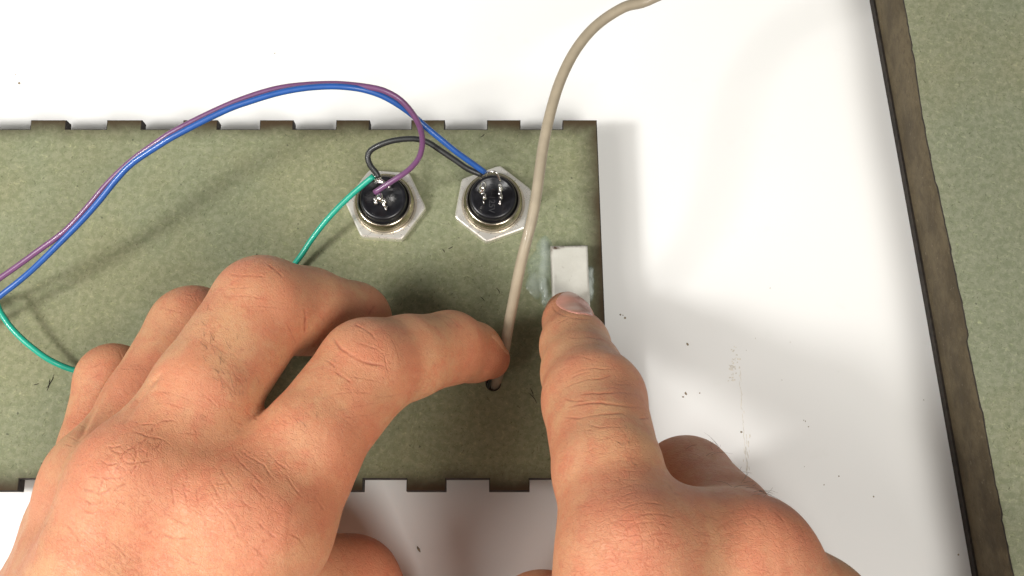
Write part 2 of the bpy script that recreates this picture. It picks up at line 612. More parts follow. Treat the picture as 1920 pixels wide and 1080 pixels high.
def push_button(c, hexpx, label, rot_lugs, lug_px, big):
    e = bpy.data.objects.new("push_button", None)
    col.objects.link(e)
    e.location = (c[0] * MM, c[1] * MM, 0)
    tag(e, label, "push button", "push buttons in the board")
    kids = []
    # bezel and cap under the board, standing on the table
    bm = bmesh.new()
    lathe(bm, 0, 0, [(0, 0.05), (4.6, 0.05), (5.0, 0.5), (5.0, 4.0), (7.0, 4.0), (8.2, 5.2), (8.2, BZ - BT - 0.02), (0, BZ - BT - 0.02)])
    kids.append(bm_obj("bezel", bm, M['chrome'], e))
    # hex nut
    P = [at(x, y, BZ + 1.9) for x, y in hexpx]
    P = np.array([(p[0] - c[0], p[1] - c[1]) for p in P])
    cen = P.mean(0)
    bm = bmesh.new()
    n = 72
    ang = np.linspace(0, 2 * np.pi, n, endpoint=False)
    corner_ang = np.unwrap(np.arctan2(P[:, 1] - cen[1], P[:, 0] - cen[0]))
    R = np.linalg.norm(P - cen, axis=1).mean()
    a0 = np.arctan2(np.sin(6 * corner_ang).mean(), np.cos(6 * corner_ang).mean()) / 6
    def hexr(a, s=1.0):
        q = (a - a0 + np.pi / 6) % (np.pi / 3) - np.pi / 6
        q = np.pi / 6 - abs(q)
        r = R * s * np.cos(np.pi / 6) / np.cos(q)
        return min(r, R * s * 0.985)
    rings = []
    for (s, z, ri) in ((None, BZ + 0.03, 6.7), (1.0, BZ + 0.03, 0), (1.0, BZ + 1.45, 0), (0.985, BZ + 1.72, 0), (0.955, BZ + 1.9, 0), (None, BZ + 1.9, 7.3), (None, BZ + 1.5, 6.7)):
        rings.append([bm.verts.new(((ri if s is None else hexr(a, s)) * math.cos(a), (ri if s is None else hexr(a, s)) * math.sin(a), z)) for a in ang])
    for A, B in zip(rings, rings[1:] + rings[:1]):
        for k in range(n):
            bm.faces.new((A[k], A[(k + 1) % n], B[(k + 1) % n], B[k]))
    kids.append(bm_obj("hex_nut", bm, M['nickel'], e))
    # threaded collar
    bm = bmesh.new()
    prof = [(6.6, BZ - 2.9)]
    z = BZ + 0.9
    while z < BZ + 4.4:
        prof += [(6.62, z), (6.62, z + 0.1), (6.28, z + 0.32), (6.28, z + 0.4)]
        z += 0.62
    prof += [(6.3, BZ + 4.6), (6.05, BZ + 4.85), (5.65, BZ + 4.85), (5.6, BZ + 3.9)]
    lathe(bm, 0, 0, prof, 64)
    kids.append(bm_obj("threaded_collar", bm, M['chrome'], e))
    # black body
    zt = BZ + 6.6
    bm = bmesh.new()
    lathe(bm, 0, 0, [(5.58, BZ - 2.0), (5.58, BZ + 4.2), (5.35, BZ + 4.3), (5.3, zt - 0.6), (5.1, zt - 0.15), (4.8, zt), (4.3, zt), (4.2, zt - 0.18), (0, zt - 0.18)], 64)
    kids.append(bm_obj("switch_body", bm, M['black'], e))
    # lugs and solder
    for (x, y), h, sb in lug_px:
        q = at(x, y, zt) - np.array([c[0], c[1], 0])
        bm = bmesh.new()
        add_box(bm, (q[0], q[1], zt - 0.2 + h / 2), (0.7, 2.5, h), rot_lugs)
        g = bm_obj("terminal", bm, M['solder'], e, bevel=0.15)
        for s, (ox, oy, oz, r) in enumerate(sb):
            b2 = bmesh.new()
            bmesh.ops.create_icosphere(b2, subdivisions=3, radius=1.0)
            rs = np.random.RandomState(int(x) + s * 7)
            k1, k2, k3 = rs.uniform(1.5, 3.2, 3), rs.uniform(2.5, 5, 3), rs.uniform(0, 6, 3)
            for v in b2.verts:
                k = 0.95 * r * (1 + 0.2 * math.sin(v.co @ mathutils.Vector(k1) + k3[0]) + 0.1 * math.sin(v.co @ mathutils.Vector(k2) + k3[1]))
                v.co = (v.co.x * k * 0.85 + q[0] + ox, v.co.y * k * 1.25 + q[1] + oy, v.co.z * k * 1.15 + zt + oz)
            bm_obj("solder", b2, M['solder'], g, smooth=True)
    return e, zt


hexA = [(647, 389), (669, 445), (754, 452), (800, 392), (770, 330), (691, 321)]
hexB = [(852, 413), (908, 456), (987, 434), (997, 359), (939, 315), (862, 342)]
bA, ZT = push_button(BTN[0], hexA, "push button with a hex nut, soldered to the green and purple wires", 1.4,
                     [((714, 380), 3.0, [(0.2, 0.3, 3.0, 0.9), (1.0, -0.6, 1.4, 0.7), (-1.1, -0.3, 0.7, 0.55), (1.3, -1.4, .4, .5)]), ((716, 352), 4.2, [(-0.4, 0.9, 4.0, 0.75), (1.8, 0.2, 1.0, 0.5)])], True)
bB, _ = push_button(BTN[1], hexB, "push button with a hex nut beside the beige cable, soldered to the blue wire", 0.0,
                    [((907, 371), 6.4, [(-0.1, 0.2, 6.0, 0.95), (0.3, -1.0, 3.6, 0.65), (0, -1.25, 0.1, 0.42)]), ((938, 371), 6.2, [(0.1, 0.3, 6.0, 0.6), (0.2, -1.0, 3.8, 0.5), (0, -1.25, 0.1, 0.42)])], False)
# moulded rating on the right-hand body, reading downwards
fc = bpy.data.curves.new("lettering", 'FONT')
fc.body = "1A-125V"
fc.size = 2.0 * MM
fc.extrude = 0.08 * MM
fc.align_x = 'CENTER'; fc.align_y = 'CENTER'
fc.materials.append(M['print'])
lc = bpy.data.objects.new("lettering", fc)
col.objects.link(lc)
bpy.context.view_layer.update()
lt = link("lettering", bpy.data.meshes.new_from_object(lc.evaluated_get(bpy.context.evaluated_depsgraph_get())))
bpy.data.objects.remove(lc)
lt.name = "lettering"
lt.parent = bB
lt.location = (-0.2 * MM, -0.3 * MM, (ZT - 0.12) * MM)
lt.rotation_euler = (0, 0, math.radians(-92))

# ------------------------------------------------------------------ wires and cable
def wire(name, pts, r, mat, label, cat="wire", step=0.8, n=12):
    P = spline([at(x, y, z) for x, y, z in pts], step)
    rw = np.random.RandomState(len(pts))
    s = np.arange(len(P)) * step                     # slight hand-bent waviness
    for c in range(3):
        P[:, c] += 0.09 * np.sin(s / 7.3 + rw.uniform(0, 6)) + 0.06 * np.sin(s / 3.1 + rw.uniform(0, 6))
    V, F = tube_arrays(P, r, n)
    o = mesh_from(name, V, F, mat)
    return tag(o, label, cat)


M['purple'] = wire_colour("purple_pvc", (0.15, 0.06, 0.145))
M['blue'] = wire_colour("blue_pvc", (0.016, 0.085, 0.32))
M['green'] = wire_colour("green_pvc", (0.01, 0.32, 0.22))
M['blackpvc'] = wire_colour("black_pvc", (0.015, 0.016, 0.016), 0.5)
M['beige'] = wire_colour("beige_pvc", (0.32, 0.267, 0.19), 0.6)

wire("wire", [(-160, 630, 18), (-60, 566, 20), (0, 521, 23), (61, 477, 26), (122, 433, 28.6), (167, 385, 31), (200, 347, 33), (250, 299, 36.2), (300, 262, 38.6), (333, 242, 39.8), (420, 199, 41.8), (470, 180, 42.6), (520, 167, 43.1), (570, 160, 43.3),
              (620, 157, 43.4), (658, 159, 43.2), (707, 167, 42.8), (733, 177, 42), (752, 189, 41), (771, 209, 39), (785, 232, 36.5), (791, 254, 33.5), (791, 274, 31), (785, 296, 28.5), (771, 315, 26), (755, 328, 24), (736, 340, 22.5), (703, 361, 20.5)],
     0.63, M['purple'], "purple wire arching over the board to the button nearer the hand")
wire("wire", [(-160, 690, 16), (-60, 603, 18), (0, 557, 21), (41, 523, 23), (92, 474, 26.5), (143, 423, 30), (187, 375, 33), (220, 337, 35.2), (250, 307, 37), (300, 272, 39.4), (333, 252, 40.6), (420, 207, 42.6), (470, 188, 43.4), (520, 174, 43.9), (570, 166, 44.1),
              (620, 163, 44.1), (658, 165, 43.6), (687, 170, 42.6), (717, 180, 41), (746, 196, 39), (771, 214, 36.6), (798, 238, 34.4), (824, 259, 32.4), (853, 282, 30), (882, 303, 27.4), (909, 323, 25)],
     0.66, M['blue'], "bright blue wire running alongside the purple wire to the button by the beige cable")
wire("wire", [(-150, 610, 16), (-40, 560, 17), (-12, 558, 18), (2, 585, 18.5), (25, 617, 18), (60, 650, 17), (100, 678, 15.5), (150, 697, 13), (215, 702, 12), (300, 690, 11.9), (400, 640, 11.9), (480, 580, 12.2), (553, 493, 14), (585, 449, 16), (620, 405, 18.5),
              (658, 366, 20.5), (701, 330, 23)],
     0.66, M['green'], "teal green wire looping from the button under the fingers to the edge")
wire("wire", [(710, 333, 22.5), (706, 324, 23), (695, 311, 23.8), (690, 295, 24.5), (695, 283, 25), (711, 273, 26), (736, 264, 27), (765, 260, 27.5), (785, 261, 27.5), (804, 267, 27.4), (829, 284, 27), (853, 301, 26.4), (876, 317, 25.6), (903, 328, 24.5)],
     0.66, M['blackpvc'], "short black wire bridging the two push buttons")
# bare conductor ends
def bare(pts, parent):
    P = spline([at(x, y, z) for x, y, z in pts], 0.4) - np.array([parent.location[0] / MM, parent.location[1] / MM, 0])
    V, F = tube_arrays(P, 0.22, 8)
    return mesh_from("bare_wire", V, F, M['solder'], parent)
bare([(701, 330, 23), (708, 333, 22.8), (716, 338, 22), (728, 346, 20)], bA)
bare([(702, 336, 22), (712, 336, 22), (718, 342, 21)], bA)
bare([(911, 325, 25), (921, 321, 26), (931, 324, 26), (938, 340, 24.5)], bB)
bare([(903, 327, 24.5), (901, 336, 24)], bB)
cab = wire("cable", [(1420, -260, 62), (1370, -120, 53), (1295, -42, 46), (1215, 0, 43.5), (1170, 12, 44), (1120, 46, 44), (1082, 92, 44), (1052, 150, 44), (1032, 210, 43.5), (1019, 270, 43), (1010, 330, 42.5), (999, 400, 41), (985, 462, 38.5), (970, 530, 34),
                     (956, 600, 27.5), (945, 660, 20), (930, 716, 10.5), (926, 735, 7.5), (940, 745, 4), (990, 740, 2.2)], 1.12, M['beige'],
           "beige round cable rising from the small hole in the board", "cable", 1.0, 16)

# ------------------------------------------------------------------ white magnet block and its glue
def white_block_mat():
    m = Mat("white_paint")
    v = m.coord()
    n = m.noise(v, 300, 4, 0.6)
    c = m.mix(m.step(n, 0.35, 0.7), (0.49, 0.48, 0.43), (0.54, 0.53, 0.48))
    ch = m.noise(v, 520, 4, 0.7, 0.5)
    c = m.mix(m.math('MULTIPLY', m.step(ch, 0.64, 0.72), 0.7), c, (0.30, 0.28, 0.23))
    c = m.mix(m.math('MULTIPLY', m.attr("chip"), 0.9, clamp=True), c, (0.075, 0.045, 0.03))
    m.set(Base_Color=c, Roughness=0.5, Normal=m.bump(ch, 0.15, 0.0003))
    return m.m


ZB = 15.0
q = [at(1032, 460, ZB), at(1102, 458.5, ZB), at(1110, 640, ZB), at(1039, 642, ZB)]
bm = bmesh.new()
nu, nv = 26, 60
grid = []
rs = np.random.RandomState(8)
for j in range(nv + 1):
    row = []
    for i in range(nu + 1):
        u, v_ = i / nu, j / nv
        p = (q[0] * (1 - u) + q[1] * u) * (1 - v_) + (q[3] * (1 - u) + q[2] * u) * v_
        du = min(u, 1 - u) * 8.3; dv = min(v_, 1 - v_) * 20.5
        e = min(du, dv)
        z = ZB - 0.35 * math.exp(-(e / 0.16) ** 2) * (1 + 0.5 * rs.rand()) + 0.02 * rs.rand()
        if e < 0.01:
            p = p + np.array([(0.5 - u) * 0.06, (v_ - 0.5) * 0.06, 0]) + np.array([rs.normal(0, 0.02), rs.normal(0, 0.02), 0])
        row.append(bm.verts.new((p[0], p[1], z)))
    grid.append(row)
for j in range(nv):
    for i in range(nu):
        bm.faces.new((grid[j][i], grid[j + 1][i], grid[j + 1][i + 1], grid[j][i + 1])).smooth = True
ring = grid[0] + [grid[j][nu] for j in range(1, nv + 1)] + grid[nv][nu - 1::-1] + [grid[j][0] for j in range(nv - 1, 0, -1)]
low = [bm.verts.new((v.co.x, v.co.y, BZ + 0.25)) for v in ring]
for k in range(len(ring)):
    l = (k + 1) % len(ring)
    bm.faces.new((ring[k], ring[l], low[l], low[k]))
bm.faces.new(low)
M['white'] = white_block_mat()
blk = bm_obj("block", bm, M['white'])
blk.name = "magnet_block"
tag(blk, "small white painted block with a chipped corner pressed under the fingertip", "block")
at_ = blk.data.attributes.new("chip", 'FLOAT', 'POINT')
co = np.zeros(len(blk.data.vertices) * 3); blk.data.vertices.foreach_get("co", co); co = co.reshape(-1, 3) / MM
pp = to_px(co)
chip = np.zeros(len(co))
for (x, y, rx, ry, s) in ((1042, 464.5, 8, 2.8, 1.5), (1054, 463, 5, 2.2, 1.1), (1034, 468, 2.2, 8, 1.0), (1070, 460.5, 34, 2.4, .75), (1034, 520, 1.8, 44, .55), (1103, 500, 1.5, 30, .35), (1093, 463, 7, 2, .35), (1056, 501, 1.5, 1, .5), (1042, 520, 2, 6, .22), (1106, 530, 1.5, 6, .5), (1100, 550, 4, 5, .25)):
    chip = np.maximum(chip, s * np.exp(-((pp[:, 0] - x) / rx) ** 2 - ((pp[:, 1] - y) / ry) ** 2) * (0.7 + 0.6 * rs.rand(len(co))))
at_.data.foreach_set("value", chip.astype(np.float32))


def glue_mat():
    m = Mat("dried_glue")
    v = m.coord()
    n = m.noise(v, 260, 3, 0.6)
    m.set(Base_Color=(0.66, 0.74, 0.70), Roughness=0.2, Normal=m.bump(n, 0.3, 0.0006))
    tr = m.n('ShaderNodeBsdfTransparent')
    tr.inputs[0].default_value = (0.93, 0.97, 0.96, 1)
    mx = m.n('ShaderNodeMixShader')
    m.l(m.math('ADD', m.math('MULTIPLY', m.attr("thick"), 0.5), m.math('MULTIPLY', n, 0.06), clamp=True), mx.inputs[0])
    m.l(tr.outputs[0], mx.inputs[1]); m.l(m.b.outputs[0], mx.inputs[2])
    m.l(mx.outputs[0], m.out.inputs['Surface'])
    return m.m


M['glue'] = glue_mat()


def glue_blob(x0, y0, x1, y1, lumps, name, label):
    nx, ny = 60, 70
    V, H = [], []
    for j in range(ny + 1):
        for i in range(nx + 1):
            px, py = x0 + (x1 - x0) * i / nx, y0 + (y1 - y0) * j / ny
            wx, wy = px + 2.2 * math.sin(py * 0.075) + 0.7 * math.sin(py * 0.29 + px * 0.2), py + 3 * math.sin(px * 0.17 + py * 0.05)
            h = sum(a * max(0, 1 - ((wx - cx) / rx) ** 2 - ((wy - cy) / ry) ** 2) ** 0.9 for cx, cy, rx, ry, a in lumps)
            p = at(px, py, BZ)
            V.append((p[0], p[1], BZ - 0.05 + 1.0 * h)); H.append(h)
    H = np.array(H)
    F = []
    for j in range(ny):
        for i in range(nx):
            f = (j * (nx + 1) + i, (j + 1) * (nx + 1) + i, (j + 1) * (nx + 1) + i + 1, j * (nx + 1) + i + 1)
            if max(H[list(f)]) > 0.0: F.append(f)
    used = sorted({i for f in F for i in f}); mp = {u: k for k, u in enumerate(used)}
    o = mesh_from(name, np.array(V)[used], [tuple(mp[i] for i in f) for f in F], M['glue'])
    a = o.data.attributes.new("thick", 'FLOAT', 'POINT')
    a.data.foreach_set("value", np.clip(H[used] * 0.75, 0, 1).astype(np.float32))
    return tag(o, label, "glue")


glue_blob(975, 440, 1045, 590, [(1023, 500, 14, 58, 0.55), (1003, 535, 17, 24, 0.6), (1022, 540, 10, 26, 0.7), (1022, 465, 18, 22, 0.3), (1024, 562, 12, 18, .6), (1008, 495, 22, 30, .22)], "glue_smear",
          "milky translucent glue smear squeezed out between cable and white block")
glue_blob(1092, 490, 1120, 575, [(1104, 527, 12.5, 32, 2.4), (1104, 545, 9, 22, 1.0)], "glue_bead", "thick white glue bead at the board edge side of the white block")

# ------------------------------------------------------------------ hands: signed distance field -> one continuous surface
def smin(a, b, k):
    h = np.clip(0.5 + 0.5 * (b - a) / k, 0, 1)
    return b * (1 - h) + a * h - k * h * (1 - h)


class Field:
    BIG = 14.0

    def __init__(self, lo, hi, vox):
        self.lo = np.asarray(lo, float); self.vox = vox
        self.n = np.ceil((np.asarray(hi) - self.lo) / vox).astype(int) + 1
        self.ax = [(self.lo[k] + np.arange(self.n[k]) * vox).astype(np.float32) for k in range(3)]

    def new(self): return np.full(self.n, self.BIG, np.float32)

    def box(self, lo, hi):
        s = []
        for k in range(3):
            a = int(max(0, math.floor((lo[k] - self.lo[k]) / self.vox)))
            b = int(min(self.n[k], math.ceil((hi[k] - self.lo[k]) / self.vox) + 1))
            s.append(slice(a, max(a, b)))
        return tuple(s)

    def cone(self, A, a, b, ra, rb, k):
        a, b = np.asarray(a, float), np.asarray(b, float)
        pad = max(ra, rb) + 7.0
        s = self.box(np.minimum(a, b) - pad, np.maximum(a, b) + pad)
        if any(q.stop <= q.start for q in s): return
        X = self.ax[0][s[0]][:, None, None] - np.float32(a[0]); Y = self.ax[1][s[1]][None, :, None] - np.float32(a[1]); Z = self.ax[2][s[2]][None, None, :] - np.float32(a[2])
        d = (b - a).astype(np.float32)
        L = float((d * d).sum()) + 1e-9
        t = np.clip((X * d[0] + Y * d[1] + Z * d[2]) / L, 0, 1)
        r = np.sqrt((X - t * d[0]) ** 2 + (Y - t * d[1]) ** 2 + (Z - t * d[2]) ** 2) - (ra + (rb - ra) * t)
        A[s] = smin(A[s], r.astype(np.float32), k)


def chain(*js):
    """joints (px, py, z, r) -> list of (point, r)"""
    return [(at(x, y, z), r) for x, y, z, r in js]


def build_surface(fingers, palm, vox, kp=4.5, extra=()):
    pts = np.array([p for c in fingers for p, r in c] + [p for s in palm for p in (s[0][0], s[1][0])])
    rad = max([r for c in fingers for p, r in c] + [s[0][1] for s in palm]) + 4
    F = Field(pts.min(0) - rad, pts.max(0) + rad, vox)
    P = F.new()
    for (a, ra), (b, rb) in palm:
        F.cone(P, a, b, ra, rb, 6.0)
    H = P.copy()
    for c in fingers:
        A = F.new()
        for (a, ra), (b, rb) in zip(c[:-1], c[1:]):
            F.cone(A, a, b, ra, rb, 1.6)
        q = np.array([p for p, r in c])
        s = F.box(q.min(0) - 24, q.max(0) + 24)
        d = smin(P[s], A[s], kp)
        H[s] = smin(H[s], d, 1.4)
    import openvdb
    g = openvdb.FloatGrid(F.BIG)
    g.copyFromArray(H)
    V, Q = g.convertToQuads(0.0)
    V = V.astype(np.float64) * vox + F.lo
    Q = Q.astype(np.int64)
    _, fn = normals(V, Q)
    if (fn * V[Q].mean(1)).sum() < 0:        # outward orientation from the signed volume
        Q = Q[:, ::-1].copy()
    return V, Q


def normals(V, Q):
    n = np.cross(V[Q[:, 2]] - V[Q[:, 0]], V[Q[:, 3]] - V[Q[:, 1]])
    out = np.zeros_like(V)
    for k in range(4):
        for c in range(3):
            out[:, c] += np.bincount(Q[:, k], n[:, c], len(V))
    return out / (np.linalg.norm(out, axis=1)[:, None] + 1e-12), n


def smooth(V, Q, it, lam=0.5, mask=None):
    E = np.vstack([Q[:, [0, 1]], Q[:, [1, 2]], Q[:, [2, 3]], Q[:, [3, 0]]])
    deg = np.bincount(E.ravel(), minlength=len(V))[:, None] + 1e-9
    for i in range(it):
        for l in (lam, -lam * 1.03):
            S = np.zeros_like(V)
            for c in range(3):
                S[:, c] = np.bincount(E[:, 0], V[E[:, 1], c], len(V)) + np.bincount(E[:, 1], V[E[:, 0], c], len(V))
            V = V + l * (S / deg - V)
    return V


def smooth1(V, Q):
    E = np.vstack([Q[:, [0, 1]], Q[:, [1, 2]], Q[:, [2, 3]], Q[:, [3, 0]]])
    deg = np.bincount(E.ravel(), minlength=len(V))[:, None] + 1e-9
    S = np.zeros_like(V)
    for c in range(3):
        S[:, c] = np.bincount(E[:, 0], V[E[:, 1], c], len(V)) + np.bincount(E[:, 1], V[E[:, 0], c], len(V))
    return S / deg


def refine(V, Q, near=None):
    """Split the faces the photo shows (or those near the creases) in four, leave the rest."""
    N, fn = normals(V, Q)
    c = V[Q].mean(1)
    px = to_px(c)
    view = np.array([0, 0, CAM_H]) - c
    facing = (fn * view).sum(1) > -0.15 * np.linalg.norm(fn, axis=1) * np.linalg.norm(view, axis=1)
    sel = facing & (px[:, 0] > -40) & (px[:, 0] < 1960) & (px[:, 1] > 400) & (px[:, 1] < 1120)
    if near is not None:
        sel &= near[np.clip((px[:, 1] / 3).astype(int), 0, 379), np.clip((px[:, 0] / 3).astype(int), 0, 639)]
    R = Q[sel]
    E = np.vstack([R[:, [0, 1]], R[:, [1, 2]], R[:, [2, 3]], R[:, [3, 0]]])
    Es = np.sort(E, 1)
    key = Es[:, 0] * len(V) + Es[:, 1]
    u, first, inv = np.unique(key, return_index=True, return_inverse=True)
    mids = 0.5 * (V[Es[first, 0]] + V[Es[first, 1]]) 
    # pull the midpoints onto the curved surface
    na, nb = N[Es[first, 0]], N[Es[first, 1]]
    ev = V[Es[first, 1]] - V[Es[first, 0]]
    mids = mids + 0.125 * ((ev * na).sum(1)[:, None] * na - (ev * nb).sum(1)[:, None] * nb)
    ctr = V[R].mean(1)
    m = len(R)
    ei = inv.reshape(4, m).T + len(V)
    ci = np.arange(m) + len(V) + len(u)
    newq = np.vstack([np.stack([R[:, k], ei[:, k], ci, ei[:, (k + 3) % 4]], 1) for k in range(4)])
    return np.vstack([V, mids, ctr]), np.vstack([Q[~sel], newq])


def poly_dist(P, line):
    """distance from points to a polyline and the parameter (0..1) along it"""
    best = np.full(len(P), 1e9); par = np.zeros(len(P))
    n = len(line) - 1
    for i in range(n):
        a, b = line[i], line[i + 1]
        d = b - a
        t = np.clip(((P - a) @ d) / (d @ d + 1e-9), 0, 1)
        r = np.hypot(*(P - a - t[:, None] * d).T)
        w = r < best
        best[w] = r[w]; par[w] = (i + t[w]) / n
    return best, par


def inside(P, poly):
    x, y = P[:, 0], P[:, 1]
    r = np.zeros(len(P), bool)
    n = len(poly)
    for i in range(n):
        (x0, y0), (x1, y1) = poly[i], poly[(i + 1) % n]
        c = ((y0 > y) != (y1 > y)) & (x < (x1 - x0) * (y - y0) / (y1 - y0 + 1e-12) + x0)
        r ^= c
    return r


def make_hand(name, fingers, palm, creases, reds, nails, bumps, label, axis, nail_mat, soft=(), vox=0.6):
    V, Q = build_surface(fingers, palm, vox)
    V = smooth(V, Q, 5)
    px = to_px(V)
    for sx, sy, sr in soft:                    # let the web between two fingers round off
        k = np.exp(-((px[:, 0] - sx) ** 2 + (px[:, 1] - sy) ** 2) / sr ** 2)[:, None]
        for i in range(40):
            V = V + k * (smooth1(V, Q) - V)
    V, Q = refine(V, Q)
    near = np.zeros((380, 640), bool)
    for line, w, dep, z0 in creases:
        for x, y in spline(line, 3.0):
            i, j = int(y / 3), int(x / 3)
            near[max(0, i - 2):i + 3, max(0, j - 2):j + 3] = True
    V, Q = refine(V, Q, near)
    N, _ = normals(V, Q)
    px = to_px(V)
    view = np.array([0, 0, CAM_H]) - V
    view /= np.linalg.norm(view, axis=1)[:, None]
    fac = np.clip(((N * view).sum(1) - 0.02) * 4, 0, 1)
    zmin = 14
    rs_c = np.random.RandomState(12)
    disp = np.zeros(len(V)); cre = np.zeros(len(V))
    for (bx, by, rx, ry, ang, h, z0) in bumps:
        ca, sa = math.cos(ang), math.sin(ang)
        dx, dy = px[:, 0] - bx, px[:, 1] - by
        e = ((dx * ca + dy * sa) / rx) ** 2 + ((-dx * sa + dy * ca) / ry) ** 2
        disp += h * np.exp(-e) * fac * (V[:, 2] > z0)
    for line, w, dep, z0 in creases:
        L = spline(line, 6.0)
        L = L + rs_c.normal(0, 0.35, L.shape)
        w, dep = w * 0.85, dep * 0.36
        lo, hi = L.min(0) - 14, L.max(0) + 14
        k = np.where((px[:, 0] > lo[0]) & (px[:, 0] < hi[0]) & (px[:, 1] > lo[1]) & (px[:, 1] < hi[1]) & (fac > 0) & (V[:, 2] > z0))[0]
        if len(k) == 0: continue
        d, t = poly_dist(px[k], L)
        tap = np.clip(np.minimum(t, 1 - t) * 5 + 0.1, 0, 1) * fac[k] * (0.75 + 0.3 * np.sin(t * rs_c.uniform(7, 16) + rs_c.uniform(0, 6)))
        g = np.exp(-(d / w) ** 2)
        disp[k] += (-dep * g + 0.22 * dep * np.exp(-((d - 2.4 * w) / (1.6 * w)) ** 2)) * tap
        cre[k] = np.maximum(cre[k], np.exp(-(d / (w * 1.1)) ** 2) * tap * min(1.0, dep / 0.12) * (w < 3))
    red = np.zeros(len(V))
    for (x, y, z, r, s) in reds:
        p = at(x, y, z)
        red = np.maximum(red, s * np.exp(-(((V - p) ** 2).sum(1)) / r ** 2))
    V2 = V + N * disp[:, None]
    me = bpy.data.meshes.new(name)
    me.vertices.add(len(V2)); me.vertices.foreach_set("co", (V2 * MM).ravel())
    me.loops.add(Q.size); me.loops.foreach_set("vertex_index", Q.ravel().astype(np.int32))
    me.polygons.add(len(Q)); me.polygons.foreach_set("loop_start", np.arange(0, Q.size, 4, dtype=np.int32))
    me.polygons.foreach_set("use_smooth", np.ones(len(Q), bool))
    me.update(); me.validate()
    for nm, a in (("red", red), ("crease", cre)):
        t = me.attributes.new(nm, 'FLOAT', 'POINT')
        t.data.foreach_set("value", a.astype(np.float32))
    me.materials.append(skin('skin', axis))
    o = link(name, me)
    tag(o, label, "hand")
    # nails: a thin shell riding on the skin
    for poly, z0, z1 in nails:
        S = spline([*poly, poly[0]], 4.0)
        cpx = to_px(V2[Q].mean(1))
        cz = V2[Q].mean(1)[:, 2]
        ff = fac[Q].min(1) > 0
        k = inside(cpx, S) & ff & (cz > z0) & (cz < z1)
        f = Q[k]
        used, inv = np.unique(f.ravel(), return_inverse=True)
        f = inv.reshape(-1, 4)
        if len(f) == 0: continue
        top = V2[used] + N[used] * (0.14 if nail_mat is M['nail'] else 0.07)
        E = {}
        for q_ in f:
            for a in range(4):
                e = (q_[a], q_[(a + 1) % 4])
                if (e[1], e[0]) in E: del E[(e[1], e[0])]
                else: E[e] = 1
        bot = V2[used] - N[used] * 0.2
        n = len(used)
        rim = {i for e in E for i in e}
        for i in rim: top[i] -= N[used][i] * 0.12
        F = [tuple(q_) for q_ in f] + [(b, a, a + n, b + n) for a, b in E]
        mesh_from("fingernail", np.vstack([top, bot]), F, nail_mat, o)
    return o, V2, N, px, fac


# ---- left hand (nearer the left edge): index hooks round the cable, the rest curl on the board
L_index = chain((452, 985, 56, 10.0), (582, 828, 53, 9.4), (690, 692, 46, 9.6), (765, 670, 40, 8.2), (843, 652, 31, 7.4), (888, 661, 25, 6.2), (918, 673, 20.5, 4.4))
L_middle = chain((268, 912, 57, 10.2), (385, 735, 54, 9.8), (492, 578, 47, 9.9), (575, 583, 39, 8.6), (660, 602, 29, 8.0), (672, 650, 22, 7.4), (650, 690, 19, 6.6))
L_ring = chain((196, 915, 43, 9.6), (279, 762, 37, 9.0), (362, 622, 31, 9.2), (402, 640, 24, 8.2), (420, 670, 20, 7.6), (400, 730, 19.2, 7.0))
L_pinky = chain((152, 985, 33, 8.8), (184, 842, 28, 7.7), (212, 715, 25, 7.6), (240, 716, 20.5, 7.0), (262, 735, 18.6, 6.6), (270, 790, 18.2, 6.2))
L_thumb = chain((380, 1250, 44, 12), (545, 1095, 34, 10.5), (658, 1098, 23, 9.9), (722, 1185, 16, 8.6), (740, 1220, 12, 7.4))
wl = [at(40, 1560, 50), at(-60, 1580, 44), at(-160, 1590, 36)]
arm_l = [at(-220, 2250, 60), at(-330, 2250, 50)]
L_palm = [((at(545, 880, 47), 5.6), (at(360, 795, 48), 5.6)), ((at(497, 975, 54), 10.6), (at(560, 890, 51), 9.0)), ((L_index[0][0] + np.array([3.5, -1, 0]), 11.0), (wl[0] + np.array([6, 0, 0]), 14)), ((L_middle[0][0], 9.8), (wl[0], 14)), ((L_middle[0][0], 9.8), (wl[1], 14)), ((L_ring[0][0], 9.2), (wl[1], 14)), ((L_pinky[0][0], 8.0), (wl[2], 12)),
          ((L_index[0][0], 9.0), (L_middle[0][0], 9.0)), ((L_middle[0][0], 8.8), (L_ring[0][0], 8.8)), ((L_ring[0][0], 8.6), (L_pinky[0][0], 8.0)),
          ((L_thumb[0][0], 14), (wl[0], 16)), ((L_thumb[0][0], 13), (L_index[0][0], 10)),
          ((wl[0], 16), (arm_l[0], 24)), ((wl[2], 15), (arm_l[1], 22)), ((wl[0], 15), (wl[2], 15))]
C = []
def cr(w, d, z0, *p): C.append((np.array(p, float), w, d, z0))
# index middle knuckle
cr(2.6, .34, 40, (626, 632), (636, 650), (658, 668), (690, 682), (715, 685), (737, 692))
cr(2.0, .24, 40, (663, 608), (680, 615), (697, 627), (704, 638))
cr(1.8, .20, 40, (672, 644), (690, 650), (706, 655), (716, 662))
cr(1.8, .22, 40, (611, 675), (622, 682), (629, 691)); cr(2.0, .26, 40, (629, 696), (643, 707), (660, 717))
cr(1.6, .16, 40, (655, 706), (690, 711), (720, 718)); cr(1.5, .15, 40, (718, 660), (724, 680), (727, 700))
cr(1.6, .14, 40, (633, 768), (665, 763), (695, 757), (722, 752)); cr(1.5, .13, 40, (645, 783), (690, 778), (715, 772))
cr(1.6, .16, 40, (620, 740), (660, 735), (700, 738)); cr(1.4, .14, 40, (733, 630), (745, 660), (752, 690)); cr(1.4, .12, 30, (812, 592), (830, 600), (848, 618)); cr(1.4, .12, 30, (830, 590), (850, 602), (862, 615))
cr(1.6, .12, 40, (700, 745), (735, 742), (760, 735))
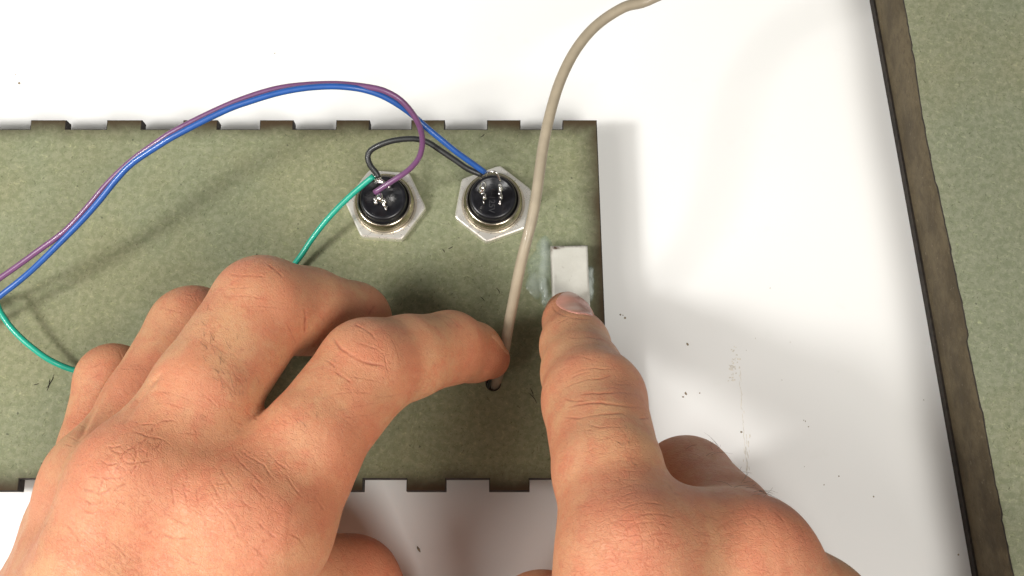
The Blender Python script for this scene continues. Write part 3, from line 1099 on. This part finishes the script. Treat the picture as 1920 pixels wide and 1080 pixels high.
# middle knuckle and bend
cr(1.8, .24, 40, (430, 513), (450, 517), (475, 518), (500, 520)); cr(1.6, .16, 40, (425, 539), (450, 541), (478, 538)); cr(1.5, .14, 40, (420, 556), (460, 556), (500, 562), (545, 570))
cr(1.5, .12, 40, (440, 575), (500, 575), (550, 582)); cr(1.8, .2, 40, (492, 489), (515, 505), (532, 522)); cr(2.4, .4, 30, (571, 578), (573, 595), (572, 625)); cr(2.2, .3, 22, (703, 572), (697, 582), (690, 594))
cr(1.5, .14, 40, (535, 600), (545, 620), (556, 645))
# clefts between the fingers
cr(6, 0.8, 20, (310, 690), (270, 738), (247, 772), (232, 792)); cr(6, 0.8, 16, (215, 700), (185, 752), (152, 815), (138, 838))
# skin over the middle base knuckle: net of creases (photo-measured)
for q_ in (((247, 808), (262, 814), (275, 820), (292, 822), (310, 826)), ((262, 797), (280, 795), (290, 796)), ((290, 796), (305, 789), (322, 788), (335, 791)), ((278, 822), (270, 830), (255, 838), (245, 845), (234, 853)),
           ((208, 844), (220, 850), (232, 858)), ((190, 863), (200, 870), (215, 873), (230, 868), (233, 858)), ((230, 868), (250, 872), (268, 868), (288, 864)), ((257, 840), (256, 858), (252, 874)), ((232, 858), (240, 848), (258, 842)),
           ((172, 894), (190, 896), (212, 898), (228, 897), (243, 890)), ((218, 888), (226, 875), (236, 866)), ((243, 890), (252, 882), (260, 872)), ((160, 916), (175, 920), (186, 926), (200, 922), (214, 912)), ((186, 926), (192, 912), (196, 898)),
           ((150, 930), (165, 940), (180, 946), (195, 938)), ((285, 845), (297, 838), (305, 826)), ((240, 905), (226, 912), (212, 922)), ((150, 950), (170, 962), (190, 958)), ((285, 812), (287, 802), (293, 794)), ((200, 838), (215, 840), (232, 838))):
    cr(1.9, .26, 40, *q_)
for q_ in (((285, 757), (310, 755), (335, 762), (360, 770)), ((290, 733), (320, 737), (350, 748), (375, 765)), ((370, 730), (390, 745), (410, 765)), ((410, 700), (430, 725), (450, 745)), ((345, 775), (370, 782), (395, 790)), ((440, 700), (455, 722), (470, 742)),
           ((330, 812), (355, 812), (385, 815)), ((430, 775), (440, 790), (460, 795)), ((455, 762), (470, 780), (490, 790))):
    cr(1.7, .12, 40, *q_)
# fan of creases over the index base knuckle
for q_ in (((413, 872), (420, 890), (432, 908), (446, 928), (462, 948), (480, 960)), ((437, 850), (452, 870), (470, 888), (490, 905)), ((392, 892), (400, 910), (412, 930), (425, 950)), ((368, 915), (372, 935), (378, 955)),
           ((395, 940), (410, 955), (425, 970)), ((345, 905), (348, 925), (352, 945)), ((492, 870), (505, 890), (515, 902)), ((470, 905), (482, 922), (500, 938)), ((432, 905), (418, 912), (405, 908)), ((320, 910), (325, 930), (328, 950)),
           ((536, 890), (550, 912), (565, 930)), ((588, 930), (600, 945), (612, 960)), ((450, 845), (475, 862), (500, 875)), ((310, 960), (330, 975), (355, 985)), ((500, 845), (520, 868), (540, 880)), ((375, 955), (385, 975), (392, 995)), ((425, 960), (440, 985), (450, 1010)),
           ((480, 975), (500, 995), (520, 1010)), ((300, 1000), (330, 1010), (360, 1008)), ((540, 1000), (560, 1010), (575, 1030)), ((470, 1020), (490, 1040), (505, 1060)), ((330, 1030), (350, 1050), (380, 1060)), ((200, 1010), (225, 1030), (240, 1050)), ((120, 980), (140, 1000), (150, 1020))):
    cr(1.9, .2, 36, *q_)
# ring and pinky
for q_ in (((330, 545), (355, 552), (380, 552)), ((300, 575), (325, 582), (345, 585)), ((232, 690), (255, 692), (275, 690)), ((225, 690), (235, 691), (245, 691)), ((190, 775), (205, 772), (215, 768))): cr(1.5, .14, 15, *q_)
for q_ in (((163, 690), (178, 686), (190, 680)), ((165, 712), (180, 705), (195, 700)), ((130, 790), (145, 795), (160, 800)), ((122, 815), (138, 822), (150, 828)), ((118, 832), (130, 835), (145, 838)), ((148, 770), (160, 775), (172, 772)), ((222, 655), (228, 668), (230, 678))): cr(1.5, .16, 12, *q_)
L_reds = [(690, 640, 55, 9, .7), (480, 520, 55, 9, .45), (245, 860, 66, 13, .75), (430, 930, 66, 17, .7), (880, 690, 20, 9, .7), (340, 560, 42, 9, .45), (185, 680, 32, 9, .5), (680, 1060, 24, 18, .95), (560, 650, 40, 10, .35), (190, 935, 55, 10, .5), (250, 700, 44, 9, .3), (930, 665, 22, 6, .5), (130, 800, 36, 9, .35)]
L_nails = [([(922, 625), (934, 631), (950, 650), (956, 661), (953, 666), (942, 655), (930, 640), (922, 632)], 16, 40)]
L_bumps = [(660, 650, 48, 34, 0.6, .5, 38), (470, 545, 44, 34, -.8, .3, 38), (240, 865, 60, 32, 2.55, 1.1, 38), (430, 935, 75, 55, -.8, 1.0, 38), (150, 930, 50, 40, 0, .4, 30)]
hand_l, VL, NL, PXL, FL = make_hand("hand", [L_index, L_middle, L_ring, L_pinky, L_thumb], L_palm, C, L_reds, L_nails, L_bumps,
                                "left hand with all fingers curled, index fingertip against the beige cable", 1.0, M['nail_pale'], [(445, 815, 45)])

# ---- right hand: index straight down on the block, the others folded under
R_index = chain((1174, 1040, 72, 9.8), (1140, 885, 64, 9.3), (1114, 752, 51, 9.5), (1092, 700, 41, 7.9), (1078, 648, 32, 7.0), (1065, 602, 23, 5.3), (1061, 586, 20.4, 4.5))
R_middle = chain((1408, 1064, 62, 9.3), (1352, 985, 47, 9.8), (1288, 910, 32, 9.5), (1230, 955, 17, 8.6), (1220, 1030, 12, 8.0), (1250, 1090, 10, 7.2))
R_ring = chain((1520, 1168, 52, 10.2), (1480, 1110, 36, 9.6), (1420, 1070, 21, 9.2), (1370, 1120, 12, 8.2), (1380, 1190, 9.5, 7.4))
R_pinky = chain((1640, 1310, 40, 9.6), (1570, 1240, 27, 8.4), (1510, 1190, 17, 8.0), (1480, 1240, 10, 7.2), (1490, 1290, 9, 6.6))
R_thumb = chain((1140, 1420, 62, 15), (1056, 1275, 48, 13), (1016, 1172, 28, 10.2), (985, 1190, 20, 9), (975, 1230, 13, 7.4))  # unseen base pushed left to block the fill lamp between the hands
wr_ = [at(1230, 1700, 66), at(1350, 1710, 60), at(1460, 1720, 52)]
arm_r = [at(1230, 2450, 74), at(1400, 2450, 60)]
R_palm = [((R_index[0][0], 8.9), (wr_[0], 14)), ((R_middle[0][0], 8.6), (wr_[0], 14)), ((R_middle[0][0], 8.7), (wr_[1], 14)), ((R_ring[0][0], 9.2), (wr_[1], 14)), ((R_pinky[0][0], 8.8), (wr_[2], 13)),
          ((R_index[0][0] + np.array([3, -1, -1]), 8.8), (R_middle[0][0] + np.array([-2, 1, 0]), 8.6)), ((R_middle[0][0], 8.8), (R_ring[0][0], 8.6)), ((R_ring[0][0], 8.6), (R_pinky[0][0], 8.4)), ((R_index[0][0] + np.array([8, 2.5, -7]), 8), (R_middle[0][0] + np.array([-5, 3.5, -6]), 8)),
          ((R_thumb[0][0], 14), (wr_[0], 16)), ((R_thumb[0][0], 14), (R_index[0][0], 9)),
          ((wr_[0], 16), (arm_r[0], 24)), ((wr_[2], 15), (arm_r[1], 22)), ((wr_[0], 15), (wr_[2], 15))]
C = []
for q_, w, d in ((((1045, 622 - 15), (1058, 600), (1066, 596)), 1.6, .22),
                 (((1034, 566), (1037, 577), (1049, 587.5), (1068, 594.5), (1094, 598), (1114, 599)), 2.2, .2),
                 (((1066, 632), (1085, 633), (1105, 632), (1125, 636), (1135, 640)), 2.0, .22), (((1070, 650), (1095, 645), (1125, 646), (1148, 655)), 1.6, .14),
                 (((1060, 672), (1085, 668), (1105, 672), (1130, 680)), 1.8, .12), (((1075, 700), (1095, 692), (1112, 690), (1135, 692), (1155, 690)), 1.8, .18), (((1068, 712), (1085, 702), (1110, 697)), 1.6, .16),
                 (((1080, 718), (1100, 712), (1125, 710), (1142, 705), (1150, 700)), 1.8, .22), (((1150, 720), (1165, 722), (1182, 722)), 1.7, .2),
                 (((1052, 732), (1070, 722), (1090, 716)), 1.6, .15), (((1085, 741), (1110, 739), (1140, 740), (1165, 738), (1190, 742)), 2.2, .3),
                 (((1056, 747), (1075, 752), (1100, 753)), 1.8, .2), (((1060, 765), (1085, 760), (1115, 758), (1150, 762), (1180, 765), (1212, 766)), 2.3, .3),
                 (((1055, 782), (1085, 784), (1110, 780), (1140, 778), (1165, 777), (1190, 782)), 2.0, .26), (((1195, 786), (1208, 785), (1216, 783)), 2.0, .3),
                 (((1098, 794), (1120, 800), (1150, 800), (1175, 800)), 1.7, .18), (((1085, 806), (1105, 806), (1118, 806)), 1.5, .12), (((1105, 818), (1130, 822), (1150, 818)), 1.5, .12),
                 (((1125, 730), (1145, 728), (1165, 730)), 1.5, .14), (((1100, 726), (1120, 724)), 1.4, .1), (((1110, 728), (1112, 738)), 1.3, .1),
                 (((1140, 870), (1165, 863), (1190, 866)), 1.6, .1), (((1140, 888), (1165, 882), (1195, 884)), 1.6, .1), (((1145, 908), (1170, 900), (1195, 902)), 1.6, .11), (((1150, 925), (1180, 912), (1205, 910)), 1.6, .12),
                 (((1155, 940), (1185, 928), (1215, 928)), 1.7, .14), (((1160, 962), (1185, 952), (1215, 948), (1245, 950)), 1.9, .18), (((1180, 980), (1210, 970), (1240, 968), (1268, 972)), 1.9, .18), (((1165, 1000), (1200, 985), (1235, 985), (1262, 990)), 1.9, .16),
                 (((1195, 1015), (1225, 1003), (1255, 1002)), 1.9, .16), (((1215, 1035), (1245, 1022), (1275, 1022)), 1.8, .14), (((1190, 1050), (1220, 1045), (1250, 1045)), 1.8, .12), (((1120, 985), (1140, 975), (1160, 972)), 1.6, .1),
                 (((1100, 1020), (1125, 1012), (1150, 1012)), 1.6, .1), (((1280, 1040), (1310, 1030), (1330, 1040)), 1.6, .1), (((1400, 960), (1425, 975), (1440, 1000)), 1.8, .12), (((1440, 950), (1465, 975), (1480, 1005)), 1.8, .12), (((1480, 965), (1500, 990), (1510, 1020)), 1.8, .12),
                 (((1320, 960), (1345, 975), (1365, 995)), 1.8, .1), (((1290, 985), (1315, 1000), (1340, 1005)), 1.8, .1), (((1250, 905), (1265, 925), (1285, 930)), 2.2, .16)):
    C.append((np.array(q_, float), w, d, 16))
R_reds = [(1085, 610, 30, 9, .55), (1120, 690, 55, 9, .25), (1200, 985, 84, 14, .85), (1480, 985, 72, 14, .85), (1060, 720, 52, 8, .35), (1300, 880, 38, 16, .35), (1050, 640, 28, 9, .5), (1350, 1000, 70, 16, .35), (1100, 930, 78, 10, .25)]
R_nails = [([(1042, 566), (1050, 553), (1070, 546), (1092, 556), (1106, 576), (1111, 592), (1100, 590), (1080, 588), (1060, 582), (1046, 574)], 15, 40)]
R_bumps = [(1150, 755, 60, 30, 0.0, .5, 40), (1195, 985, 60, 60, 0, 1.1, 60), (1475, 990, 50, 45, .7, .3, 55), (1130, 850, 40, 50, 0, -.2, 50)]
hand_r, VR, NR, PXR, FR = make_hand("hand", [R_index, R_middle, R_ring, R_pinky, R_thumb], R_palm, C, R_reds, R_nails, R_bumps,
                                "right hand pressing its straight index fingertip down on the white block", 1.75, M['nail'], [(1280, 900, 30)])


# ---- short dark hairs
def hairs(spots, V, N, PX, FAC, parent, zmin, seed=1):
    rs = np.random.RandomState(seed)
    VV, FF, off = [], [], 0
    for (x, y, sx, sy, n, ang, ln) in spots:
        k0 = np.where((abs(PX[:, 0] - x) < sx * 2.2) & (abs(PX[:, 1] - y) < sy * 2.2) & (FAC > 0.0) & (V[:, 2] > zmin))[0]
        if len(k0) == 0: continue
        w = np.exp(-((PX[k0, 0] - x) / sx) ** 2 - ((PX[k0, 1] - y) / sy) ** 2)
        for i in rs.choice(k0, n, p=w / w.sum()):
            a = ang + rs.normal(0, 0.3)
            t = np.array([math.cos(a), math.sin(a), 0]); t -= N[i] * (t @ N[i]); t /= np.linalg.norm(t)
            L = ln * (0.6 + 0.7 * rs.rand())
            curl = np.cross(N[i], t) * rs.normal(0, .25)
            P = np.array([V[i] - N[i] * 0.1 + t * L * s + N[i] * L * (0.42 * s - 0.3 * s * s) + curl * L * s * s for s in (0, .35, .7, 1)])
            v, f = tube_arrays(P, np.array([0.026, 0.024, 0.018, 0.008]), 4, False)
            VV.append(v); FF += [tuple(q_ + off for q_ in g) for g in f]; off += len(v)
    o = mesh_from("hair", np.vstack(VV), FF, M['hair'], parent)
    o['kind'] = 'stuff'
    return o


hairs([(400, 650, 26, 36, 10, 2.2, 2.2), (425, 690, 32, 36, 11, 2.2, 2.0), (570, 800, 14, 22, 3, 2.0, 2.0), (455, 730, 34, 30, 9, 2.3, 1.8)], VL, NL, PXL, FL, hand_l, 44, 3)
hairs([(1395, 905, 22, 16, 11, .9, 4.0), (1330, 850, 24, 14, 8, 1.0, 3.2), (1170, 830, 16, 24, 5, -1.2, 1.3), (1190, 856, 16, 16, 6, -.8, 1.2), (1420, 925, 14, 14, 7, .8, 4)], VR, NR, PXR, FR, hand_r, 18, 5)

# ------------------------------------------------------------------ dirt and marks on the laminate
M['dirt'] = plain("dirt", (0.24, 0.185, 0.12), 0.85, var=0.3)
M['pencil'] = plain("smudge", (0.68, 0.645, 0.58), 0.6, var=0.15)


def flecks(spots, name, mat, h, label=None, cat=None, seed=2):
    rs = np.random.RandomState(seed)
    bm = bmesh.new()
    for (x, y, w, l, ang) in spots:
        c = at(x, y, 0)
        n = 9
        ca, sa = math.cos(ang), math.sin(ang)
        rim, lowr = [], []
        for k in range(n):
            a = 2 * math.pi * k / n
            r = 0.75 + 0.5 * rs.rand()
            u, v = w * r * math.cos(a) / 17.0, l * r * math.sin(a) / 17.0
            lowr.append(bm.verts.new((c[0] + u * ca - v * sa, c[1] + u * sa + v * ca, 0.0)))
            rim.append(bm.verts.new((c[0] + 0.75 * (u * ca - v * sa), c[1] + 0.75 * (u * sa + v * ca), h)))
        bm.faces.new(rim)
        for k in range(n):
            bm.faces.new((lowr[k], lowr[(k + 1) % n], rim[(k + 1) % n], rim[k]))
    o = bm_obj(name, bm, mat)
    if label: tag(o, label, cat)
    return o


sp = [(36, 156, 6, 6, 0), (29, 140, 3, 2, 0), (1163, 590, 4, 4, 0), (1172, 596, 5, 5, 0), (1168, 591, 2, 2, 0), (1286, 738, 4, 7, .3), (1281, 744, 4, 3, 0), (1312, 737, 3, 3, 0), (1510, 790, 2, 3, 0), (1516, 800, 3, 2, 0), (1507, 788, 2, 2, 0), (1390, 810, 4, 4, 0), (1638, 931, 3, 3, 0), (1573, 893, 3, 3, 0), (1797, 1040, 4, 4, 0), (1545, 909, 2, 3, 0), (515, 100, 4, 2, .5), (1444, 540, 2, 2, 0), (1732, 750, 2, 2, 0), (1289, 645, 4, 7, .4)]
rs = np.random.RandomState(5)
sp += [(rs.uniform(1230, 1800), rs.uniform(560, 1075), rs.uniform(.8, 1.8), rs.uniform(.8, 1.8), 0) for _ in range(7)]
o = flecks(sp, "dirt_specks", M['dirt'], 0.04)
tag(o, "tiny brown dirt specks scattered over the white table", "dirt", kind='stuff')
o = flecks([(785, 1030, 5, 13, .5)], "debris_chip", M['dirt'], 0.5, "tiny dark wood crumb on the table between the hands", "crumb")
sm = [(1375 + rs.normal(0, 5), rs.uniform(650, 715), rs.uniform(1.5, 4), rs.uniform(2, 6), rs.uniform(0, 3)) for _ in range(38)]
sm += [(1386 + (y - 690) * 0.075 + rs.normal(0, 1.3), y, rs.uniform(.8, 1.7), rs.uniform(4, 13), 0.08) for y in np.linspace(700, 885, 34)]
sm += [(1402 + rs.normal(0, 2.5), rs.uniform(815, 885), rs.uniform(1, 2.2), rs.uniform(5, 11), .05) for _ in range(22)]
o = flecks(sm, "table_smudge", M['pencil'], 0.015)
tag(o, "faint brown grey smudge line on the white table right of the hand", "smudge", kind='stuff')
# a few coarse fibres torn loose on the green board
rs = np.random.RandomState(9)
VV, FF, off = [], [], 0
for (x, y, a, l) in ((96, 716, 1.0, 3.4), (92, 722, 1.3, 2.8), (68, 721, 0.1, 1.2), (1000, 745, 2.1, 3.0), (998, 735, 1.8, 2), (832, 470, 2, 1), (845, 465, .3, 1.2), (480, 480, 1, 1.1), (905, 255, .5, 1.2), (935, 545, 2, 1.6), (905, 560, 2.2, 1.5)):
    c = at(x, y, BZ + 0.05)
    P = np.array([c + np.array([math.cos(a + s * .3), math.sin(a + s * .3), 0]) * l * (s - .5) + np.array([0, 0, 0.12 * s]) for s in (0, .33, .66, 1)])
    v, f = tube_arrays(P, np.array([.03, .085, .08, .03]), 5, True)
    VV.append(v); FF += [tuple(q_ + off for q_ in g) for g in f]; off += len(v)
o = mesh_from("loose_fibres", np.vstack(VV), FF, M['burnt'])
tag(o, "dark loose wood fibres lying on the green board", "fibres", kind='stuff')
